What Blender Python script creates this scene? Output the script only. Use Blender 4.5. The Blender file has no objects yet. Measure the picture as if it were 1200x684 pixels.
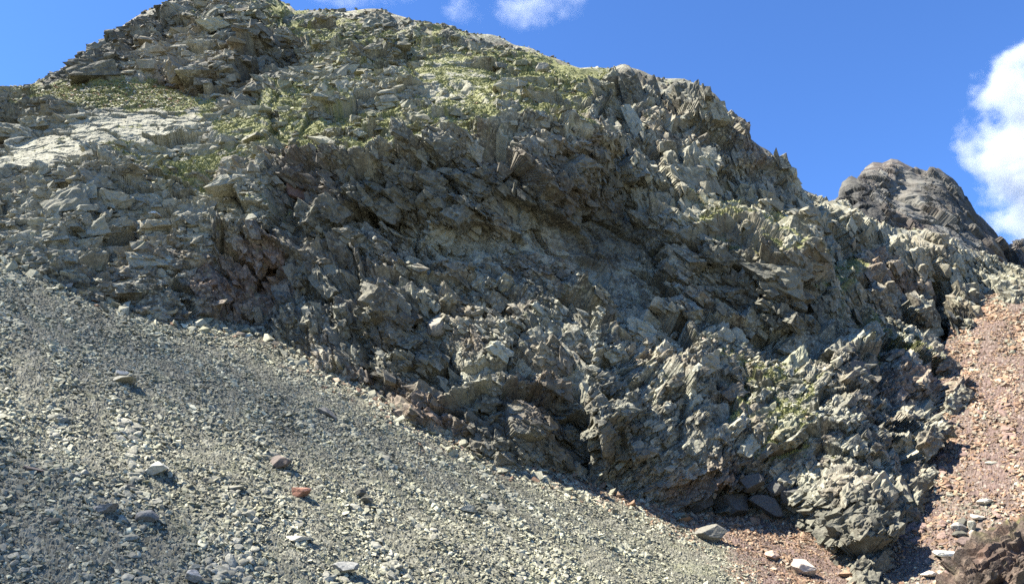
import bpy, bmesh, math, random
import numpy as np
from concurrent.futures import ThreadPoolExecutor
from mathutils import Vector, Matrix

rng = np.random.default_rng(7)
random.seed(7)
sc = bpy.context.scene
COL = sc.collection
f32 = np.float32

# ------------------------------------------------------------------ camera frame
FOC, PITCH, EYE = 940.0, math.radians(19.0), 1.7
cp, sp_ = math.cos(PITCH), math.sin(PITCH)

def ray(u, v):
    """direction through a photograph point; its length along the view axis is 1"""
    u = np.asarray(u, dtype=np.float64); v = np.asarray(v, dtype=np.float64)
    x = (u - 600.0) / FOC; y = (342.0 - v) / FOC
    return np.stack([x + 0 * y, cp - sp_ * y + 0 * x, sp_ + cp * y + 0 * x], -1)

def place(u, v, w):
    p = ray(u, v) * np.asarray(w)[..., None]
    p[..., 2] += EYE
    return p

def project(p):
    q = p - np.array([0, 0, EYE])
    w = q[..., 1] * cp + q[..., 2] * sp_
    yu = -q[..., 1] * sp_ + q[..., 2] * cp
    return 600 + FOC * q[..., 0] / w, 342 - FOC * yu / w, w

# ------------------------------------------------------------------ noise (numpy, threaded)
def _hash(ix, iy, iz, seed):
    n = (ix.astype(np.uint32) * np.uint32(374761393) + iy.astype(np.uint32) * np.uint32(668265263)
         + iz.astype(np.uint32) * np.uint32(2246822519) + np.uint32((seed * 3266489917) & 0xffffffff))
    n = (n ^ (n >> np.uint32(15))) * np.uint32(2246822519)
    n = (n ^ (n >> np.uint32(13))) * np.uint32(3266489917)
    return n ^ (n >> np.uint32(16))

_G = rng.normal(size=(256, 3)); _G /= np.linalg.norm(_G, axis=1)[:, None]; _G = _G.astype(f32)

def _perlin(p, seed):
    fi = np.floor(p); i = fi.astype(np.int32); f = (p - fi).astype(f32)
    w = f * f * f * (f * (f * 6 - 15) + 10)
    out = np.zeros(len(p), f32)
    for dx in (0, 1):
        for dy in (0, 1):
            for dz in (0, 1):
                g = _G[_hash(i[:, 0] + dx, i[:, 1] + dy, i[:, 2] + dz, seed) & np.uint32(255)]
                d = g[:, 0] * (f[:, 0] - dx) + g[:, 1] * (f[:, 1] - dy) + g[:, 2] * (f[:, 2] - dz)
                out += d * (w[:, 0] if dx else 1 - w[:, 0]) * (w[:, 1] if dy else 1 - w[:, 1]) * (w[:, 2] if dz else 1 - w[:, 2])
    return out * 1.5

def _voro(p, seed, c_off, c_tilt):
    """broken-rock facets: every cell is a plane of its own height and tilt; second value = closeness to a crack"""
    fi = np.floor(p); i = fi.astype(np.int32); f = (p - fi).astype(f32)
    n = len(p)
    d1 = np.full(n, 9, f32); d2 = np.full(n, 9, f32)
    val = np.zeros(n, f32); cid = np.zeros(n, f32)
    for dx in (-1, 0, 1):
        for dy in (-1, 0, 1):
            for dz in (-1, 0, 1):
                h = _hash(i[:, 0] + dx, i[:, 1] + dy, i[:, 2] + dz, seed)
                ox = dx + ((h & np.uint32(1023)).astype(f32) / 1023 * .9 + .05) - f[:, 0]
                oy = dy + (((h >> np.uint32(10)) & np.uint32(1023)).astype(f32) / 1023 * .9 + .05) - f[:, 1]
                oz = dz + (((h >> np.uint32(20)) & np.uint32(1023)).astype(f32) / 1023 * .9 + .05) - f[:, 2]
                d = ox * ox + oy * oy + oz * oz
                near = d < d1
                d2 = np.where(near, d1, np.minimum(d2, d))
                k = np.nonzero(near)[0]
                if len(k):
                    d1[k] = d[k]
                    hk = h[k] * np.uint32(2654435761); hk ^= hk >> np.uint32(14)
                    g = _G[hk & np.uint32(255)]
                    off = ((hk >> np.uint32(8)) & np.uint32(255)).astype(f32) / 255
                    cid[k] = ((hk >> np.uint32(16)) & np.uint32(255)).astype(f32) / 255
                    val[k] = c_off * (off - .5) - c_tilt * (g[:, 0] * ox[k] + g[:, 1] * oy[k] + g[:, 2] * oz[k])
    return val, np.sqrt(d2) - np.sqrt(d1), cid

def threaded(fn, p, *a):
    p = np.ascontiguousarray(p, dtype=f32)
    ch = [p[k:k + 30000] for k in range(0, len(p), 30000)]
    with ThreadPoolExecutor(4) as ex:
        r = list(ex.map(lambda c: fn(c, *a), ch))
    if isinstance(r[0], tuple):
        return tuple(np.concatenate(x) for x in zip(*r))
    return np.concatenate(r)

def fbm(p, scale, seed, octs=4, gain=.5, ridged=False):
    out = np.zeros(len(p), f32); a = 1.0; q = p / scale
    for o in range(octs):
        nz = threaded(_perlin, q + o * 17.3, seed + o)
        out += a * ((1 - 2 * np.abs(nz)) if ridged else nz)
        a *= gain; q = q * 2.03
    return out

def facets(p, scale, seed, off, tilt):
    v, c, i = threaded(_voro, p / scale + seed * 3.7, seed, off, tilt)
    return v * scale, c * scale, i

def sstep(a, b, x):
    t = np.clip((x - a) / (b - a), 0, 1)
    return t * t * (3 - 2 * t)

# ------------------------------------------------------------------ mesh helpers
def new_mesh(name, verts, faces, mat=None, smooth=False, kind=None, parent=None, attrs=None, loc=None):
    me = bpy.data.meshes.new(name)
    verts = np.asarray(verts, dtype=f32); faces = np.asarray(faces, dtype=np.int32)
    nf, k = faces.shape
    me.vertices.add(len(verts)); me.vertices.foreach_set('co', verts.ravel())
    me.loops.add(nf * k); me.loops.foreach_set('vertex_index', faces.ravel())
    me.polygons.add(nf)
    me.polygons.foreach_set('loop_start', np.arange(0, nf * k, k, dtype=np.int32))
    me.polygons.foreach_set('use_smooth', np.full(nf, smooth, dtype=bool))
    for an, av in (attrs or {}).items():
        if av.ndim == 2:
            c4 = np.ones((len(av), 4), f32); c4[:, :av.shape[1]] = av
            at = me.attributes.new(an, 'FLOAT_COLOR', 'POINT'); at.data.foreach_set('color', c4.ravel())
        else:
            at = me.attributes.new(an, 'FLOAT', 'POINT'); at.data.foreach_set('value', av.astype(f32))
    me.update(calc_edges=True)
    if mat: me.materials.append(mat)
    o = bpy.data.objects.new(name, me); COL.objects.link(o)
    if kind: o['kind'] = kind
    if parent: o.parent = parent
    if loc is not None: o.location = loc
    return o

def grid_faces(nr, nc):
    a = (np.arange(nr - 1)[:, None] * nc + np.arange(nc - 1)[None, :]).ravel()
    return np.stack([a, a + 1, a + nc + 1, a + nc], 1)

def tag(o, label, cat, group=None):
    o['label'] = label; o['category'] = cat
    if group: o['group'] = group

def grid_normals(P):
    du = np.gradient(P, axis=1); dv = np.gradient(P, axis=0)
    n = np.cross(du, dv); n /= np.linalg.norm(n, axis=-1)[..., None] + 1e-9
    return n

def curve(pts):
    a = np.array(pts, float)
    return lambda u: np.interp(u, a[:, 0], a[:, 1])

# ------------------------------------------------------------------ painted maps (photo plan of where rock, grass, ledges are)
MS, MX0, MY0 = 2, -320, -80                      # map step and origin
MW, MH = 960, 460

def gauss(a, s):
    r = int(s * 3) + 1; k = np.exp(-.5 * (np.arange(-r, r + 1) / s) ** 2); k /= k.sum()
    a = np.apply_along_axis(lambda m: np.convolve(np.pad(m, r, 'edge'), k, 'valid'), 0, a)
    return np.apply_along_axis(lambda m: np.convolve(np.pad(m, r, 'edge'), k, 'valid'), 1, a)

_mu, _mv = np.meshgrid(MX0 + MS * np.arange(MW), MY0 + MS * np.arange(MH))

def poly_map(polys, blur=3):
    m = np.zeros((MH, MW), f32)
    for item in polys:
        s = 1.0
        if isinstance(item, tuple) and not isinstance(item[0], tuple): s, item = item
        p = np.array(item, float)
        x0, x1, y0, y1 = p[:, 0].min(), p[:, 0].max(), p[:, 1].min(), p[:, 1].max()
        ja, jb = max(0, int((x0 - MX0) / MS) - 1), min(MW, int((x1 - MX0) / MS) + 2)
        ia, ib = max(0, int((y0 - MY0) / MS) - 1), min(MH, int((y1 - MY0) / MS) + 2)
        uu, vv = _mu[ia:ib, ja:jb], _mv[ia:ib, ja:jb]
        ins = np.zeros(uu.shape, bool)
        for k in range(len(p)):
            (xa, ya), (xb, yb) = p[k], p[(k + 1) % len(p)]
            if ya == yb: continue
            c = ((ya > vv) != (yb > vv)) & (uu < (xb - xa) * (vv - ya) / (yb - ya) + xa)
            ins ^= c
        m[ia:ib, ja:jb] = np.maximum(m[ia:ib, ja:jb], np.where(ins, s, 0))
    return gauss(m, blur / MS).astype(f32)

def sample(m, u, v):
    x = np.clip((u - MX0) / MS, 0, MW - 1.001); y = np.clip((v - MY0) / MS, 0, MH - 1.001)
    i = y.astype(np.int32); j = x.astype(np.int32); fx = x - j; fy = y - i
    return (m[i, j] * (1 - fx) * (1 - fy) + m[i, j + 1] * fx * (1 - fy) + m[i + 1, j] * (1 - fx) * fy + m[i + 1, j + 1] * fx * fy)

def stroke_map(strokes):
    """ledges: rock bulges out to A metres at the line, rising gradually from above and cut back sharply below"""
    m = np.zeros((MH, MW), f32)
    for (line, A, up, dn) in strokes:
        L = np.array(line, float)
        pad = max(up, dn) + 4
        ja, jb = max(0, int((L[:, 0].min() - pad - MX0) / MS)), min(MW, int((L[:, 0].max() + pad - MX0) / MS) + 2)
        ia, ib = max(0, int((L[:, 1].min() - pad - MY0) / MS)), min(MH, int((L[:, 1].max() + pad - MY0) / MS) + 2)
        if jb <= ja or ib <= ia: continue
        uu, vv = _mu[ia:ib, ja:jb].astype(float), _mv[ia:ib, ja:jb].astype(float)
        best = np.full(uu.shape, 1e9); sg = np.zeros(uu.shape); tt = np.zeros(uu.shape)
        seg = np.linalg.norm(np.diff(L, axis=0), axis=1); tot = seg.sum(); acc = 0
        for k in range(len(L) - 1):
            d = L[k + 1] - L[k]; ln = seg[k]
            t = np.clip(((uu - L[k, 0]) * d[0] + (vv - L[k, 1]) * d[1]) / ln ** 2, 0, 1)
            ex = uu - L[k, 0] - t * d[0]; ey = vv - L[k, 1] - t * d[1]
            dist = np.hypot(ex, ey); side = (d[0] * ey - d[1] * ex)     # >0: below the line when it runs to the right
            b = dist < best
            best = np.where(b, dist, best); sg = np.where(b, np.sign(side), sg); tt = np.where(b, (acc + t * ln) / tot, tt)
            acc += ln
        taper = np.clip(np.minimum(tt, 1 - tt) * 5, 0, 1) ** .6
        prof = np.where(sg < 0, np.clip(1 - best / up, 0, 1) ** 1.4, 0)
        cut = np.where(sg >= 0, np.where(best < 3, 1 - best / 3 * 1.45, -.45 * np.clip(1 - (best - 3) / dn, 0, 1) ** 1.2), 0)
        m[ia:ib, ja:jb] += (A * taper * (prof + cut)).astype(f32)
    return gauss(m, .7).astype(f32)

# ------------------------------------------------------------------ scree planes z = a + b x + c y
def plane3(pts):
    P = np.array([place(u, v, np.array(w)) for u, v, w in pts])
    A = np.c_[np.ones(len(P)), P[:, 0], P[:, 1]]
    return np.linalg.lstsq(A, P[:, 2], rcond=None)[0]

GREY = plane3([(0, 684, 60), (0, 300, 148), (600, 545, 140)])
RED = plane3([(1040, 684, 122), (1200, 350, 225), (1200, 684, 113)])
print('scree slopes', GREY, np.degrees(np.arctan(np.hypot(*GREY[1:]))), RED, np.degrees(np.arctan(np.hypot(*RED[1:]))))

def plane_z(pl, x, y):
    z = pl[0] + pl[1] * x + pl[2] * y
    if pl is GREY: z = z + .0046 * np.maximum(0, x - 10) ** 2      # the sheet dishes up towards the gully
    return z

def hit(pl, u, v):
    """depth at which the view ray through u,v meets a scree sheet"""
    d = ray(u, v); lo = np.full(np.shape(d[..., 0]), 30.0); hi = lo * 0 + 420.0
    for t in np.linspace(30, 420, 140):                              # first crossing
        under = EYE + d[..., 2] * t < plane_z(pl, d[..., 0] * t, d[..., 1] * t)
        hi = np.where(under & (hi >= 420), t, hi)
    lo = hi - 390 / 139
    for _ in range(14):
        m = (lo + hi) / 2; under = EYE + d[..., 2] * m < plane_z(pl, d[..., 0] * m, d[..., 1] * m)
        hi = np.where(under, m, hi); lo = np.where(under, lo, m)
    return hi

# ------------------------------------------------------------------ thin-plate depth field
def tps(ctrl, lam=2e-4):
    c = np.array(ctrl, float); X = c[:, :2] / 300.0; y = np.log(c[:, 2]); n = len(X)
    def U(r2): return np.where(r2 > 0, .5 * r2 * np.log(np.maximum(r2, 1e-12)), 0)
    r2 = ((X[:, None] - X[None]) ** 2).sum(-1)
    A = np.zeros((n + 3, n + 3)); A[:n, :n] = U(r2) + lam * np.eye(n)
    A[:n, n] = 1; A[:n, n + 1:] = X; A[n, :n] = 1; A[n + 1:, :n] = X.T
    s = np.linalg.solve(A, np.r_[y, 0, 0, 0])
    def f(u, v):
        q = np.stack([u, v], -1).reshape(-1, 2) / 300.0; out = np.empty(len(q))
        for k in range(0, len(q), 40000):
            qq = q[k:k + 40000]
            r = ((qq[:, None] - X[None]) ** 2).sum(-1)
            out[k:k + 40000] = U(r) @ s[:n] + s[n] + qq @ s[n + 1:]
        return np.exp(out).reshape(np.shape(u))
    return f

SKY_L = [(-320, 190), (-150, 165), (0, 116), (30, 102), (60, 84), (95, 62), (115, 47), (150, 27), (180, 10), (200, 0), (215, -9), (260, -14), (300, -9),
         (325, 2), (345, 14), (365, 11), (400, 12), (450, 12), (480, 23), (515, 30), (545, 38), (575, 42), (600, 48), (630, 60), (655, 70),
         (680, 79), (695, 79), (730, 78), (760, 87), (800, 95), (830, 105), (850, 128), (870, 153), (890, 172), (910, 188), (920, 203),
         (940, 221), (960, 229), (985, 238), (1010, 252), (1035, 266), (1060, 273), (1075, 271), (1095, 276), (1115, 280), (1135, 291),
         (1150, 298), (1165, 301), (1180, 310), (1200, 323), (1300, 350), (1500, 400)]
SKY_F = curve(SKY_L)
CONT_G = [(-320, 190), (0, 300), (60, 330), (110, 345), (180, 370), (230, 375), (300, 390), (400, 440), (480, 490), (560, 528), (600, 545),
          (680, 562), (760, 588), (830, 594), (880, 602), (940, 614), (978, 640), (1003, 690)]
CONT_R = [(1030, 690), (1045, 620), (1068, 560), (1092, 500), (1100, 440), (1122, 392), (1095, 358), (1150, 350), (1200, 345), (1400, 335)]
BOT_F = curve([(u, v + 45) for u, v in CONT_G] + [(1040, 745), (1075, 660), (1110, 600), (1135, 520), (1150, 430), (1180, 400), (1300, 392), (1500, 385)])

ctrl = []
for u, v in CONT_G:
    w = float(hit(GREY, u, v)); ctrl += [(u, v, w), (u, v + 45, w * .995)]
for u, v in CONT_R:
    w = float(hit(RED, u, v)); ctrl += [(u, v, w)]
    ctrl += [(u + 12, v + 38, w * .997)]
print([(a, b, round(c)) for a, b, c in ctrl[::2]])
# ridge line and face, (u, v, depth)
ctrl += [(-320, 175, 190), (-150, 160, 212), (0, 118, 238), (100, 62, 262), (200, 2, 288), (260, -12, 296), (340, 12, 290), (450, 12, 288), (600, 48, 276), (730, 78, 262),
         (830, 105, 252), (900, 182, 246), (960, 228, 250), (1060, 264, 262), (1150, 292, 272), (1200, 318, 276), (1400, 370, 290)]
ctrl += [(0, 220, 182), (60, 180, 200), (140, 140, 216), (150, 240, 180), (250, 130, 222), (250, 100, 236), (150, 100, 236), (250, 240, 182), (150, 300, 166), (300, 60, 258), (200, 50, 262), (120, 85, 240),
         (330, 185, 190), (330, 300, 174), (420, 188, 178), (520, 180, 180), (610, 164, 186), (700, 170, 195),
         (330, 140, 210), (450, 130, 214), (560, 130, 212), (660, 130, 214), (450, 70, 252), (600, 90, 244),
         (450, 260, 175), (560, 270, 180), (660, 270, 191), (740, 280, 204), (450, 310, 169), (560, 315, 175), (660, 320, 185), (740, 330, 194), (740, 220, 209), (785, 205, 212),
         (450, 360, 159), (560, 370, 163), (680, 380, 170), (600, 450, 150), (500, 420, 156), (700, 450, 154), (650, 520, 148), (740, 530, 146),
         (820, 250, 208), (900, 250, 220), (810, 284, 195), (880, 280, 197), (945, 310, 195), (820, 345, 190), (880, 374, 188), (955, 392, 186), (985, 340, 208), (965, 266, 234), (1020, 266, 242), (1075, 288, 242), (965, 312, 229), (1005, 320, 232), (1060, 334, 234), (880, 420, 174), (800, 440, 166), (980, 460, 162), (880, 520, 152), (1000, 560, 141), (1045, 570, 144), (1000, 505, 150), (1060, 480, 166), (1020, 660, 122), (1016, 692, 117.5), (1018, 722, 113.5),
         (760, 130, 236), (830, 160, 234), (880, 230, 226), (940, 250, 236), (1040, 370, 216), (1088, 405, 207), (1080, 352, 236), (1130, 320, 244), (1008, 620, 129.5)]
wfun = tps(ctrl)

# ------------------------------------------------------------------ what grows / lies where, plus painted sun and shade on the rock
GRASS = [(.42, ((330, 60), (480, 40), (640, 70), (705, 110), (690, 150), (480, 150), (330, 122))), (.56, ((110, 172), (300, 168), (325, 215), (180, 232))), (.5, ((760, 225), (900, 238), (970, 290), (860, 292))), (.5, ((200, 0), (330, 0), (380, 30), (340, 45), (240, 30))), ((-20, 132), (60, 100), (110, 93), (140, 92), (190, 98), (265, 124), (255, 134), (190, 128), (100, 128), (40, 134)),
         ((250, 140), (285, 118), (335, 98), (372, 104), (355, 140), (305, 168), (255, 165)),
         (.9, ((165, 190), (230, 178), (285, 180), (290, 205), (210, 215))),
         ((290, 160), (350, 140), (470, 138), (510, 165), (440, 188), (380, 190), (330, 182)),
         ((470, 160), (560, 138), (690, 148), (690, 168), (610, 158), (520, 178)),
         (.9, ((565, 72), (640, 72), (720, 86), (705, 118), (640, 112), (590, 98))),
         (.7, ((280, 10), (330, 8), (380, 40), (400, 60), (360, 55), (300, 30))),
         (.55, ((360, 15), (480, 30), (600, 60), (590, 80), (480, 60), (420, 110), (380, 90))),
         (.9, ((805, 276), (852, 278), (850, 288), (815, 290))),
         (.6, ((880, 500), (905, 486), (925, 498), (905, 525), (885, 530))), (.6, ((950, 515), (1010, 488), (1010, 502), (965, 520))), (.8, ((905, 530), (930, 525), (930, 540), (910, 543))),
         (.75, ((895, 398), (925, 395), (930, 410), (900, 415))), (.4, ((840, 420), (960, 420), (960, 560), (840, 540))),
         (.9, ((420, 312), (460, 306), (508, 318), (500, 322), (450, 316))), (.5, ((900, 270), (1000, 300), (1040, 380), (960, 370), (880, 300))),
         (.6, ((180, 255), (330, 232), (380, 245), (300, 262), (200, 270))), (.45, ((990, 370), (1090, 390), (1100, 440), (1000, 420)))]
SMOOTH = [((-60, 230), (-40, 190), (60, 156), (140, 132), (240, 128), (236, 150), (180, 166), (130, 176), (60, 206)),
          ((480, 78), (540, 70), (575, 100), (582, 128), (530, 122), (490, 102)), (.7, ((30, 95), (140, 92), (265, 122), (250, 132), (60, 128))),
          (.6, ((580, 230), (690, 240), (760, 290), (760, 350), (680, 330), (600, 290)))]
PALE_SUNLIT = [(.5, ((745, 190), (800, 180), (960, 250), (1010, 300), (1000, 380), (930, 300), (830, 270), (770, 250))), (.55, ((0, 100), (60, 110), (330, 110), (330, 200), (0, 225))), (.55, ((0, 230), (330, 215), (330, 258), (200, 300), (60, 322), (0, 292))), (.5, ((330, 60), (700, 110), (690, 150), (330, 140))), (.7, ((955, 233), (1060, 262), (1110, 275), (1200, 318), (1200, 345), (1100, 335), (1000, 290))), ((-60, 230), (-40, 190), (60, 160), (140, 132), (240, 130), (240, 165), (190, 180), (120, 182), (50, 212)),  # pale slabs, plus upper slopes and right ribs painted lighter as if sunlit
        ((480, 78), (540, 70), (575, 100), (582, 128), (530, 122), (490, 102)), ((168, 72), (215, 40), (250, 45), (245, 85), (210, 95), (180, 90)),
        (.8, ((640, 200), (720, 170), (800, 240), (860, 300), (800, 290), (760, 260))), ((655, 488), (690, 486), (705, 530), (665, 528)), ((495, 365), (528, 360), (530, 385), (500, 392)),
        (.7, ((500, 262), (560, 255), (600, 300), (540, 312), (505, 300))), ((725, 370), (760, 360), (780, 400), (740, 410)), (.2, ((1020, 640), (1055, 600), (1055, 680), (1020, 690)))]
REDM = [(.9, ((225, 320), (290, 285), (345, 300), (335, 345), (290, 370), (240, 380))), (.7, ((330, 190), (395, 192), (395, 240), (330, 236))), (.8, ((360, 420), (480, 450), (560, 510), (540, 520), (400, 445))),
        (.8, ((590, 450), (650, 440), (660, 520), (600, 500))), (.6, ((560, 180), (720, 185), (740, 250), (660, 240))), (.8, ((1030, 425), (1120, 440), (1112, 470), (1040, 465))),
        (.9, ((1078, 268), (1100, 268), (1108, 320), (1090, 330))), (.7, ((930, 290), (1080, 320), (1100, 360), (1020, 340))), ((760, 560), (880, 540), (860, 570), (780, 590)),
        (.8, ((170, 62), (240, 45), (240, 100), (180, 95))), (.6, ((840, 130), (880, 150), (910, 200), (860, 190)))]
DARK_SHADED = [(.8, ((930, 600), (1062, 590), (1062, 700), (960, 700))), ((20, 106), (60, 82), (130, 38), (200, -4), (225, 15), (175, 45), (140, 68), (132, 92), (90, 100)), ((0, 132), (75, 126), (78, 150), (0, 150)),  # dark rock, plus shade on cliff faces and under overhangs painted into the colour
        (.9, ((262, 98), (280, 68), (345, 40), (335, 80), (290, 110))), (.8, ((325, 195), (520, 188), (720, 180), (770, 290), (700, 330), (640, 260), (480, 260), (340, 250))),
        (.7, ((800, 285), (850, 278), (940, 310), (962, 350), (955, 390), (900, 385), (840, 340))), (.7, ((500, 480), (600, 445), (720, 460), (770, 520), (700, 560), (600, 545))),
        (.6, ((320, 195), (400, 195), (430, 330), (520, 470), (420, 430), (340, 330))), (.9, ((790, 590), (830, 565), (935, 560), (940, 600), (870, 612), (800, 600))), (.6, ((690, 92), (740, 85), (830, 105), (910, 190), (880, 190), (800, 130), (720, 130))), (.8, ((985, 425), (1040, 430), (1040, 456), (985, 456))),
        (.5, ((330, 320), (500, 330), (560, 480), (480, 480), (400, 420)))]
M_grass, M_smooth, M_pale_sunlit, M_red, M_dark_shaded = poly_map(GRASS, 9), poly_map(SMOOTH, 8), poly_map(PALE_SUNLIT, 7), poly_map(REDM, 10), poly_map(DARK_SHADED, 9)

STROKES = [
    ([(330, 190), (380, 196), (430, 190), (480, 190), (520, 178), (560, 168), (610, 160), (650, 163), (700, 168), (732, 190)], 4.5, 22, 40),
    ([(-10, 140), (30, 134), (60, 131), (78, 138)], 2.2, 9, 14),
    ([(268, 84), (280, 72), (300, 67), (325, 60), (350, 42)], 4.5, 14, 30),
    ([(100, 255), (150, 248), (200, 250), (245, 244)], 2.4, 12, 10), ([(40, 278), (62, 262), (90, 240), (130, 232), (170, 226)], 2.2, 12, 12),
    ([(25, 300), (60, 282), (110, 258)], 2.0, 10, 10), ([(118, 304), (150, 288), (185, 282), (220, 284)], 2.4, 12, 14), ([(200, 268), (240, 258), (252, 280), (256, 300)], 2.2, 12, 10),
    ([(0, 250), (50, 236), (100, 214), (150, 202)], 2.0, 12, 9), ([(60, 330), (80, 312), (100, 306), (120, 318)], 1.8, 10, 10), ([(125, 340), (150, 330), (180, 335)], 1.8, 9, 9),
    ([(20, 222), (60, 200), (120, 188), (180, 196)], 1.6, 10, 8),
    ([(425, 312), (455, 307), (500, 317), (540, 326), (565, 336), (590, 354), (615, 368)], 3.2, 7, 26),
    ([(425, 352), (450, 360), (480, 380), (510, 400)], 2.2, 10, 12), ([(455, 415), (490, 425), (530, 445)], 2.0, 10, 10),
    ([(500, 262), (540, 256), (590, 268), (620, 290)], 2.2, 14, 14), ([(590, 225), (640, 245), (680, 280), (700, 310)], 2.4, 12, 16),
    ([(615, 300), (640, 310), (660, 340), (670, 370)], 2.2, 12, 14), ([(670, 300), (700, 312), (720, 345)], 2.2, 10, 16),
    ([(340, 260), (370, 255), (400, 262)], 2.0, 10, 12), ([(245, 292), (290, 284), (335, 296), (370, 310)], 2.2, 10, 26), ([(330, 330), (365, 325), (390, 340), (400, 390)], 2.4, 12, 16),
    ([(800, 286), (850, 276), (905, 289), (936, 310), (962, 345), (965, 365)], 4.2, 14, 34), ([(820, 345), (860, 352), (900, 372)], 2.4, 10, 14), ([(870, 360), (930, 378), (960, 392)], 2.0, 8, 10),
    ([(955, 268), (985, 264), (1010, 267), (1040, 275), (1075, 290)], 3.4, 7, 36), ([(1075, 286), (1090, 272), (1110, 275), (1150, 296), (1200, 316)], 3.0, 5, 44),
    ([(690, 90), (740, 87), (790, 98), (830, 120)], 2.4, 8, 22), ([(780, 152), (810, 146), (845, 165), (862, 186)], 3.2, 10, 18), ([(765, 208), (780, 212), (800, 228), (815, 240)], 2.6, 9, 9),
    ([(730, 130), (760, 128), (790, 150)], 2.2, 10, 14), ([(700, 235), (740, 210), (790, 260)], 1.5, 8, 8), ([(850, 195), (880, 200), (905, 215)], 2.0, 8, 10),
    ([(500, 480), (545, 466), (590, 455), (640, 448), (655, 470)], 3.4, 18, 50), ([(655, 492), (670, 486), (690, 488), (705, 505), (708, 540)], 3.0, 16, 12), ([(700, 505), (725, 500), (745, 540), (752, 560)], 2.4, 12, 8),
    ([(740, 445), (770, 440), (795, 470), (800, 500)], 2.6, 14, 30), ([(790, 590), (815, 572), (850, 566), (890, 572), (935, 588)], 2.6, 14, 22), ([(860, 590), (880, 582), (900, 592)], 1.6, 8, 10),
    ([(985, 432), (1002, 418), (1022, 430), (1040, 448)], 3.0, 12, 18), ([(1060, 410), (1090, 420), (1110, 440)], 2.0, 10, 10), ([(1040, 520), (1065, 516), (1078, 548)], 2.6, 16, 10), ([(990, 510), (1015, 500), (1030, 520)], 2.0, 10, 10),
    ([(985, 560), (1015, 560), (1030, 590), (1035, 600)], 2.2, 12, 8), ([(960, 650), (985, 628), (1010, 640), (1015, 680)], 2.4, 14, 10), ([(1030, 640), (1050, 612), (1058, 640), (1052, 684)], 2.4, 14, 8),
    ([(900, 455), (930, 448), (945, 470)], 2.2, 12, 14), ([(820, 480), (850, 470), (870, 490)], 1.8, 10, 12), ([(760, 480), (790, 470), (830, 500)], 1.6, 10, 10),
    ([(330, 205), (345, 196), (372, 196), (376, 215)], 1.6, 8, 20), ([(165, 70), (200, 60), (230, 62)], 1.6, 10, 8), ([(170, 90), (200, 86), (225, 100), (250, 104)], 1.8, 10, 8), ([(220, 40), (250, 35), (275, 48)], 2.0, 10, 10), ([(150, 45), (190, 30), (230, 20)], 2.2, 10, 12), ([(70, 90), (110, 68), (150, 60)], 2.4, 8, 16),
    ([(400, 70), (440, 58), (475, 80)], 2.0, 10, 14), ([(480, 110), (540, 108), (580, 132)], 1.8, 10, 10), ([(420, 25), (470, 28), (520, 40), (560, 48)], 1.6, 6, 10), ([(580, 110), (620, 108), (660, 128)], 1.6, 8, 10), ([(640, 120), (680, 118), (700, 140)], 1.8, 8, 14),
    ([(590, 150), (640, 142), (690, 150)], 1.3, 8, 7), ([(370, 130), (420, 120), (470, 130)], 1.2, 8, 7), ([(320, 110), (360, 100), (400, 110)], 1.4, 8, 9), ([(400, 165), (450, 158), (500, 160)], 1.3, 8, 7),
    ([(1000, 350), (1040, 355), (1080, 385)], 1.8, 8, 10), ([(900, 330), (960, 345), (1010, 380)], 1.6, 8, 9), ([(840, 245), (880, 240), (930, 262)], 1.6, 8, 9)]
M_led = stroke_map(STROKES)

# ------------------------------------------------------------------ rock relief
def frame(trace, sx, sy, sz):
    a = math.radians(trace)
    R = np.array([[math.cos(a), 0, math.sin(a)], [0, 1, 0], [-math.sin(a), 0, math.cos(a)]])
    return (R / np.array([[sx], [sy], [sz]])).astype(f32)

TRACE = np.array([14, -34, -66, 38.])
FR = [frame(14, 1.5, 1.2, .7), frame(-34, 1.4, 1.1, .7), frame(-66, 1.4, 1.0, .7), frame(38, 1.4, 1.1, .7)]

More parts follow.
